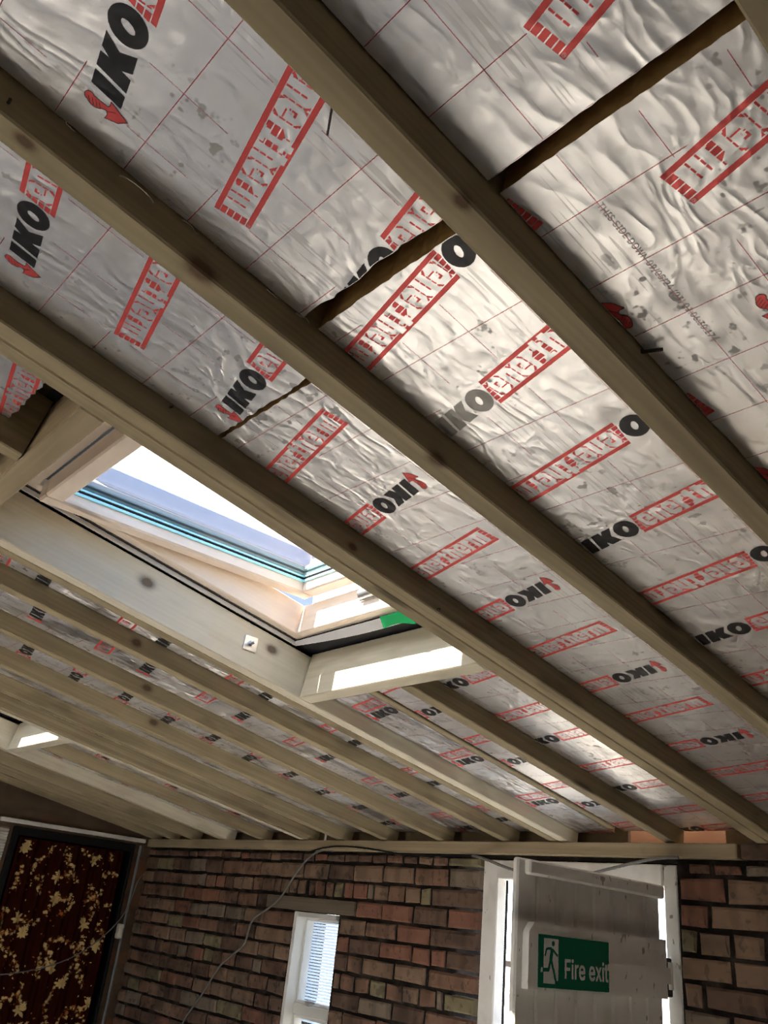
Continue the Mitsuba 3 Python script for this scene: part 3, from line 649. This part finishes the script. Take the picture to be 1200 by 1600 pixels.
# ragged shreds of foil paper hanging along rafter edges
def shred(parent, x, v, d, L, seed):
    r = random.Random(seed); p = [rp(x, v, d)]
    a = r.uniform(0, 6.28); c = np.array(p[0])
    for i in range(5):
        c = c + np.array([(abs(math.cos(a)) if x > -1.9 and x < -1.7 else math.cos(a)) * L / 5, math.sin(a) * L / 5, -abs(r.uniform(0.1, 0.7)) * L / 6]); a += r.uniform(-0.9, 1.1); p.append(c)
    if parent is None: return
    k = part(parent, 'foil_shred'); add(k, tube(spline(p, 12), np.linspace(0.0011, 0.0004, 12), 5), 'shred', 40)
BK = [k for k in scene if k.startswith('insulation_board') and '__' not in k]
def bkey(x, v=2.0):
    for k in BK:
        b = meshkit.WRITTEN[scene[k]['filename']][0]
        if b[:, 0].min() - 0.004 <= x <= b[:, 0].max() + 0.004 and b[:, 1].min() <= v <= b[:, 1].max(): return k
for i, v in enumerate((0.12, 0.30, 0.36, 0.46, 0.52)): shred(bkey(-0.935, v), -0.942, v + 0.01, 0.056, 0.03, i)
p = [rp(-0.943 + 0.02 * math.sin(q), 0.235 + 0.028 * math.cos(q), 0.045 - 0.012 * math.sin(q)) for q in np.linspace(0.2, 3.6, 12)]
k = name('wood_shaving'); add(k, tube(spline(p, 24), 0.0009, 5), 'shred', 40); tag(k, 'curled pale shaving hanging from the rafter at the left of the picture', 'shaving')
for i in range(14): 
    v = 1.72 + i * 0.088 + random.uniform(-0.03, 0.03); shred(bkey(-1.6, v), -1.7475, v, 0.055, random.uniform(0.02, 0.045), 20 + i)
for i in range(9):
    x = random.choice((-2.548, -2.945, -3.337, -3.745)); v = random.uniform(1.2, 2.9); shred(bkey(x + (-0.02 if x > -3.7 else 0.02), v), x - 0.0, v, 0.055, 0.035, 50 + i)

# ---------------------------------------------------------------- window in the back wall
zc = lambda z: z + CZ
wk = struct('window_1'); labels[wk]['label'] = 'small white window with a ribbed blind, in the brick wall'
FY0, FY1 = 3.045, 3.115
x0, x1, z0, z1 = WIN[0] + .003, WIN[1] + .05, WIN[2] + .003, WIN[3] - .003
x1 = WIN[1] - .003
def frame_bar(base, a, b, c, d, y0=FY0, y1=FY1, mat='white_frame', parent=None):
    k = part(parent or wk, base); add(k, cbox(a, b, y0, y1, zc(c), zc(d), 0.003), mat); return k
FL = 0.026
frame_bar('frame_side', x0, x0 + FL, z0, z1, YW + .004); frame_bar('frame_side', x1 - FL, x1, z0, z1); frame_bar('frame_side', x0 + FL, x1 - FL, z1 - FL, z1, YW + .012); frame_bar('frame_side', x0 + FL, x1 - FL, z0, z0 + FL)
frame_bar('transom', x0 + FL, x1 - FL, -0.452, -0.400)
sw = 0.014
for a, b in ((-0.400, z1 - FL), (z0 + FL, -0.452)):
    for (p, q, r, s) in ((x0 + FL, x0 + FL + sw, a, b), (x1 - FL - sw, x1 - FL, a, b), (x0 + FL + sw, x1 - FL - sw, b - sw, b), (x0 + FL + sw, x1 - FL - sw, a, a + sw)):
        frame_bar('sash_bar', p, q, r, s, FY0 + .008, FY1 - .02)
    gl = trimesh.Trimesh(np.array([(x0 + FL + sw, FY0 + .03, zc(a + sw)), (x1 - FL - sw, FY0 + .03, zc(a + sw)), (x1 - FL - sw, FY0 + .03, zc(b - sw)), (x0 + FL + sw, FY0 + .03, zc(b - sw))]), [(0, 1, 2), (0, 2, 3)], process=False)
    add(part(wk, 'glass_pane'), gl, 'glass')
k = part(wk, 'latch'); add(k, [cbox(-3.93, -3.90, FY0 - .012, FY0 + .01, zc(-0.404), zc(-0.377)), cbox(-3.925, -3.845, FY0 - .022, FY0 - .010, zc(-0.392), zc(-0.378))], 'steel'); labels[k] = {'label': 'small metal latch'}
tr = scene['slat_cloth'] = {'type': 'twosided', 'bsdf': {'type': 'diffuse', 'reflectance': {'type': 'rgb', 'value': [0.78, 0.82, 0.87]}}}
scene['slat_thin'] = {'type': 'principledthin', 'base_color': {'type': 'rgb', 'value': [0.62, 0.77, 0.93]}, 'roughness': 0.6, 'diff_trans': 0.9, 'spec_trans': 0.0}
bk = name('window_blind')
nsl = 34
for i in range(nsl):
    z = z1 - FL + 0.004 - i * 0.0145
    sl = trimesh.Trimesh(np.array([(x0 + FL - .02, FY1 + .004, zc(z)), (x1 - FL + .02, FY1 + .004, zc(z)), (x1 - FL + .02, FY1 + .005, zc(z - .0112)), (x0 + FL - .02, FY1 + .005, zc(z - .0112))]), [(0, 1, 2), (0, 2, 3)], process=False)
    add(part(bk, 'slat'), sl, 'slat_thin')
tag(bk, 'blue-white blind of fine horizontal slats behind the small window', 'blind')

# ---------------------------------------------------------------- door, frame and sign
dk = struct('door_1'); labels[dk]['label'] = 'white ledged plank door standing open into the room'
a, b, ztop = DOOR[0] + .004, DOOR[1] - .004, DOOR[3] - .004
add(part(dk, 'frame_side'), cbox(a, a + .085, 2.99, 3.05, 0.0, zc(ztop), .004), 'old_paint')
add(part(dk, 'frame_side'), [cbox(b - .055, b, 3.0, 3.11, 0.0, zc(ztop), .004)], 'old_paint')
add(part(dk, 'frame_side'), [cbox(a + .085, b - .055, 2.99, 3.11, zc(ztop - .075), zc(ztop), .004)], 'old_paint')
add(part(dk, 'jamb_dark_edge'), cbox(a + .030, a + .070, 3.07, 3.08, 0.0, zc(ztop - .075), .002), 'dark_frame')  # thin dark strip for the outer rebate edge of the jamb
HX, HY, PHI, DW = -1.822, 2.955, math.radians(89.0), 0.775
du = np.array([-math.cos(PHI), -math.sin(PHI), 0]); dn = np.array([math.sin(PHI), -math.cos(PHI), 0])   # along the leaf from the hinge, and out of its inner face
def leaf(m):
    """(along from hinge, out of the face, height rel. camera) -> world"""
    v = m.vertices; m = m.copy(); m.vertices = np.array([HX, HY, CZ]) + v[:, :1] * du + v[:, 1:2] * dn + v[:, 2:3] * np.array([0, 0, 1]); m.fix_normals(); return m
npk = 8
for i in range(npk):
    p, q = DW * i / npk + 0.001, DW * (i + 1) / npk - 0.001
    add(part(dk, 'plank'), leaf(cbox(p + .001, q - .001, -0.024, 0.0, -1.69, 0.236 + 0.004 * math.sin(i * 2), 0.006)), 'old_paint')
def ledge(z0, z1, th=0.026, s0=0.0, s1=0.018):
    g = Polygon([(0.012 + s0, z0), (DW - 0.030, z0), (DW - 0.030, z1 - 0.028), (DW - 0.055, z1), (0.012 + s0, z1)])
    m = slab(g, th); m.vertices = np.c_[m.vertices[:, 0], m.vertices[:, 2] + 0.001, m.vertices[:, 1]]
    return leaf(m)
m = leaf(cbox(0.006, DW - 0.028, 0.001, 0.028, 0.193, 0.237, 0.006)); add(part(dk, 'ledge'), m, 'old_paint')
add(part(dk, 'ledge'), ledge(-0.120, 0.061), 'old_paint'); add(part(dk, 'ledge'), ledge(-1.0, -0.82), 'old_paint'); add(part(dk, 'ledge'), ledge(-1.62, -1.46), 'old_paint')
# strap hinges
for zz in (-0.045, -1.53):
    g = Polygon([(-0.004, -0.030), (0.03, -0.030), (0.36, -0.006), (0.36, 0.012), (0.03, 0.020), (-0.004, 0.020)])
    m = slab(g, 0.005); m.vertices = np.c_[m.vertices[:, 0], m.vertices[:, 2] + 0.028, m.vertices[:, 1] + zz]
    kk = trimesh.creation.cylinder(0.010, 0.085, sections=14); kk.apply_translation([-0.012, 0.024, zz - 0.005])
    kp = cbox(-0.045, -0.02, 0.018, 0.026, zz - 0.07, zz + 0.05, 0.002)
    k = part(dk, 'strap_hinge'); add(k, [leaf(m), leaf(kk)], 'old_paint')
    k = part(dk, 'hinge_plate'); add(k, cbox(HX + .010, HX + .022, HY - 0.005, HY + .03, zc(zz - .07), zc(zz + .05), .003), 'dark_steel')
# fire exit sign
SX0, SX1, SZ0, SZ1 = 0.352, 0.704, -0.113, 0.030       # along the leaf (hinge side first), height
sk = name('fire_exit_sign'); FO = 0.0285
add(sk, leaf(cbox(SX0, SX1, FO, FO + 0.003, SZ0, SZ1, 0.0008)), 'sign_green'); tag(sk, 'green Fire exit sign with a white running figure, screwed to the white door', 'sign')
SW, SH = SX1 - SX0, SZ1 - SZ0
def onsign(m, off=0.0036):
    """sign coordinates (from the left end, from the bottom)"""
    v = m.vertices.copy(); m = m.copy(); m.vertices = np.c_[SX1 - v[:, 0], np.full(len(v), FO) + off + v[:, 2], SZ0 + v[:, 1]]
    return leaf(m)
tm = meshkit.text_mesh('Fire exit', 0.050, 0.0004, bold=True)
wv = tm.vertices; tm.vertices = np.c_[(wv[:, 0] - wv[:, 0].min()) / np.ptp(wv[:, 0]) * 0.222 + 0.124, wv[:, 1] * 1.02 + 0.030, wv[:, 2]]
k = part(sk, 'lettering'); add(k, onsign(tm), 'sign_white'); labels[k] = {'label': 'white words Fire exit'}
# running figure in a doorway: 0..1 across the doorway, 0..1 up
def S(pts): return Polygon([(0.020 + x * 0.072, 0.012 + y * 0.122) for x, y in pts])
def limb(pts, w):
    return LineString([(0.020 + x * 0.072, 0.012 + y * 0.122) for x, y in pts]).buffer(w, cap_style=2, join_style=1)
doorway = S([(0.04, 0), (1, 0), (1, 1), (0.04, 1)])
man = union_all([Point(0.020 + .66 * .072, 0.012 + .89 * .122).buffer(0.0075), limb([(.60, .78), (.50, .50)], 0.0075), limb([(.62, .76), (.85, .66), (.98, .62)], 0.0038), limb([(.55, .78), (.22, .76), (.12, .60)], 0.0036),
                 limb([(.52, .52), (.72, .26), (.86, .03), (1.0, .03)], 0.0052), limb([(.48, .50), (.36, .30), (-.05, .29)], 0.0052)])
wh = doorway.difference(man).union(S([(-.15, .24), (-.02, .24), (-.02, .34), (-.12, .34)]))
k = part(sk, 'pictogram'); add(k, onsign(slab(wh, 0.0004)), 'sign_white'); labels[k] = {'label': 'white doorway with a green running figure'}

# ---------------------------------------------------------------- left end: curtain, blind, trim, pipe, cables
DX = -5.86
add('trim_1', [cbox(LX, LX + .035, 1.90, 2.93, zc(0.352), zc(0.378), .004)], 'old_paint'); struct('trim_1')
for a_, b_, c_, d_ in ((2.005, 2.045, -1.7, 0.335), (2.845, 2.865, -1.7, 0.335), (2.045, 2.845, 0.285, 0.335)):
    k = part('door_2', 'frame_side'); add(k, cbox(LX - .10, LX + .02, a_, b_, zc(c_), zc(d_), .003), 'dark_frame')
struct('door_2'); labels['door_2']['label'] = 'black-framed doorway behind the curtain'
add('door_2__light_block', cbox(LX - .28, LX - .24, 1.99, 2.90, 0, zc(0.34)), 'dark_frame'); labels['door_2__light_block'] = {'label': 'unseen dark panel added to block light behind the curtain'}  # panel put in to keep outside light from shining through the cloth
ck = name('curtain')
ny, nz = 150, 40
Y, Z = np.meshgrid(np.linspace(2.055, 2.79, ny), np.linspace(-1.66, 0.275, nz), indexing='ij')
def fold(y, z): return DX - 0.025 + 0.011 * np.sin((y + 0.015 * np.sin(z * 2)) * 62) + 0.007 * np.sin(y * 131 + z * 0.7) + 0.012 * (meshkit.noise(np.stack([y * 7, z * 1.5, y * 0], -1)) - .5)
def sheet(y, z, th):
    q = np.stack([fold(y, z), y, z + CZ], -1); n0 = q.shape[0] * q.shape[1]
    q2 = q.copy(); q2[..., 0] -= th
    ii = np.arange(n0).reshape(q.shape[:2]); f = []
    A, B, C, D = ii[:-1, :-1].ravel(), ii[1:, :-1].ravel(), ii[1:, 1:].ravel(), ii[:-1, 1:].ravel()
    f = np.vstack([np.c_[A, B, C], np.c_[A, C, D]])
    return trimesh.Trimesh(q.reshape(-1, 3), f, process=False)
scene['curtain_cloth'] = {'type': 'principledthin', 'base_color': {'type': 'rgb', 'value': [0.055, 0.010, 0.006]}, 'roughness': 0.45, 'diff_trans': 0.9, 'spec_trans': 0.0}
scene['blossom_gold'] = {'type': 'principledthin', 'base_color': {'type': 'rgb', 'value': [0.97, 0.74, 0.34]}, 'roughness': 0.5, 'diff_trans': 0.9, 'spec_trans': 0.0}
scene['blossom_rust'] = {'type': 'principledthin', 'base_color': {'type': 'rgb', 'value': [0.62, 0.20, 0.05]}, 'roughness': 0.5, 'diff_trans': 0.9, 'spec_trans': 0.0}
add(ck, sheet(Y, Z, 0), 'curtain_cloth', True); tag(ck, 'dark red-brown satin curtain printed with golden blossom, hanging in the doorway at the lower left', 'curtain')
gold, rust = [], []
def petal(cx, cy, a, L, w, out):
    g = Polygon([(0, 0), (L * .35, w), (L * .7, w * .9), (L, 0), (L * .7, -w * .9), (L * .35, -w)])
    out.append(affinity.translate(affinity.rotate(g, math.degrees(a), origin=(0, 0)), cx, cy))
rr = random.Random(5)
def flower(cx, cy, s, out):
    n = rr.choice((5, 6, 8)); o = rr.random() * 6
    for i in range(n): petal(cx, cy, o + i * 2 * math.pi / n + rr.uniform(-.2, .2), s * rr.uniform(.75, 1.2), s * .20, out)
for row in range(11):
    for col in range(5):
        cx = 2.10 + col * 0.155 + (row % 2) * 0.08 + rr.uniform(-.03, .03); cy = 0.20 - row * 0.125 + rr.uniform(-.03, .03)
        if (row + 2 * col) % 3 == 0:
            flower(cx, cy, rr.uniform(.034, .044), gold); flower(cx + rr.uniform(-.03, .03), cy + .03, .022, gold)
        bx, by, a = cx, cy, rr.uniform(0.2, 2.4)
        for i in range(7):
            bx += 0.021 * math.cos(a); by += 0.021 * math.sin(a); a += rr.uniform(-.7, .7)
            o = rr.choice((-1, 1)) * rr.uniform(.008, .018)
            flower(bx - o * math.sin(a), by + o * math.cos(a), rr.uniform(.010, .0165), gold if rr.random() < .85 else rust)
            petal(bx, by, a + rr.choice((-1, 1)) * 1.0, 0.017, 0.004, gold if rr.random() < .5 else rust)
            rust.append(LineString([(bx, by), (bx - .021 * math.cos(a), by - .021 * math.sin(a))]).buffer(.0009))
        for i in range(4): petal(cx + rr.uniform(-.09, .09), cy + rr.uniform(-.06, .06), rr.random() * 6, 0.013, 0.0035, rr.choice((gold, rust)))
clipc = box(2.06, -1.6, 2.785, 0.262)
for L, mat, base, lab in ((gold, 'blossom_gold', 'blossom_print', 'golden blossom print'), (rust, 'blossom_rust', 'twig_print', 'rust-brown twigs and leaves')):
    m = flat(union_all(L).intersection(clipc))
    m = trimesh.Trimesh(*trimesh.remesh.subdivide_to_size(m.vertices, m.faces, 0.012)) if True else m
    y, z = m.vertices[:, 0], m.vertices[:, 1]
    m.vertices = np.c_[fold(y, z) + (0.0025 if mat.endswith('gold') else 0.0018), y, z + CZ]
    k = f'{ck}__{base}'; add(k, m, mat); labels[k] = {'label': lab, 'kind': 'stuff'}
# slatted blind at the very left edge
bk = name('ribbed_blind')
for i in range(70):
    z = 0.312 - i * 0.0175
    add(part(bk, 'slat'), cbox(LX - .012, LX + .012 + 0.002 * (i % 2), 1.22, 1.98, zc(z - .0155), zc(z), .003), 'pvc')
tag(bk, 'pale grey ribbed blind cut by the left edge, beside the dark curtain doorway', 'blind')
k = name('conduit_pipe'); add(k, tube([(LX + .05, 2.895, 0.02), (LX + .05, 2.893, 1.0), (LX + .05, 2.89, zc(0.33))], 0.009, 12), 'zinc', 40); tag(k, 'grey metal conduit running down the corner beside the curtain', 'pipe')
k = name('junction_box'); add(k, cbox(LX + .030, LX + .075, 2.850, 2.885, zc(-0.255), zc(-0.165), .006), 'pvc'); tag(k, 'small white junction box on the conduit beside the curtain', 'box')
def wallpt(px, py, off=0.02):
    d = M_.T @ np.array([(px - 600) / 1300, (py - 800) / 1300, 1.0]); return EYE + d * (YW - off) / d[1]
k = name('cable'); add(k, tube(spline([wallpt(*q) for q in ((520, 1330), (478, 1345), (458, 1372), (440, 1400), (412, 1424), (391, 1445), (384, 1470), (372, 1485), (345, 1508), (330, 1530), (310, 1562), (290, 1590), (280, 1612))], 60), 0.0055, 8), 'grey_plastic', 40); tag(k, 'grey cable hanging in a curve across the brick wall left of the small window', 'cable')
k = name('cable'); add(k, tube(spline([(LX + .05, 2.97, zc(0.16)), (LX + .06, 2.93, zc(0.13)), (LX + .07, 2.90, zc(0.02)), (LX + .08, 2.85, zc(-.12)), (LX + .09, 2.74, zc(-.25)), (LX + .09, 2.60, zc(-.36)), (LX + .09, 2.42, zc(-.44)), (LX + .09, 2.2, zc(-.49)), (LX + .09, 1.95, zc(-.52))], 50), 0.0035, 8), 'grey_plastic', 40); tag(k, 'thin cable crossing in front of the curtain', 'cable')
k = name('cable'); add(k, tube(spline([wallpt(*q, 0.035) for q in ((738, 1337), (765, 1345), (795, 1357), (830, 1366), (880, 1372), (935, 1362), (975, 1352), (1010, 1344), (1060, 1340))], 40), 0.006, 8), 'grey_plastic', 40); tag(k, 'grey cable slung above the white door', 'cable')
k = name('cable'); add(k, tube(spline([wallpt(*q, 0.034) for q in ((480, 1333), (500, 1326), (560, 1324), (600, 1330), (640, 1336), (690, 1337), (738, 1338))], 40), 0.004, 8), 'dark_frame', 40); tag(k, 'black cable along the wall plate above the small window', 'cable')

# ---------------------------------------------------------------- outside
add(struct('ground'), cbox(-30, 30, -30, 30, -0.30, -0.13), 'gravel')
hk = name('neighbouring_house'); add(hk, cbox(-14, -9.0, -6, 6.2, -0.1, 6.0, 0.01), 'glare_blue_wall'); tag(hk, 'dark edge of the taller neighbouring house seen through the near skylight', 'house')
add(hk + '__eaves', cbox(-14.4, -8.9, -6.3, 6.5, 6.0, 6.24, 0.02), 'glare_blue_eaves')
fk = name('garden_railing')
for z in (1.48,): add(part(fk, 'rail'), cbox(-8.4, 3, 7.0, 7.03, z, z + 0.05), 'dark_steel')
tag(fk, 'dark railing outside, glimpsed through the gap beside the door', 'railing')
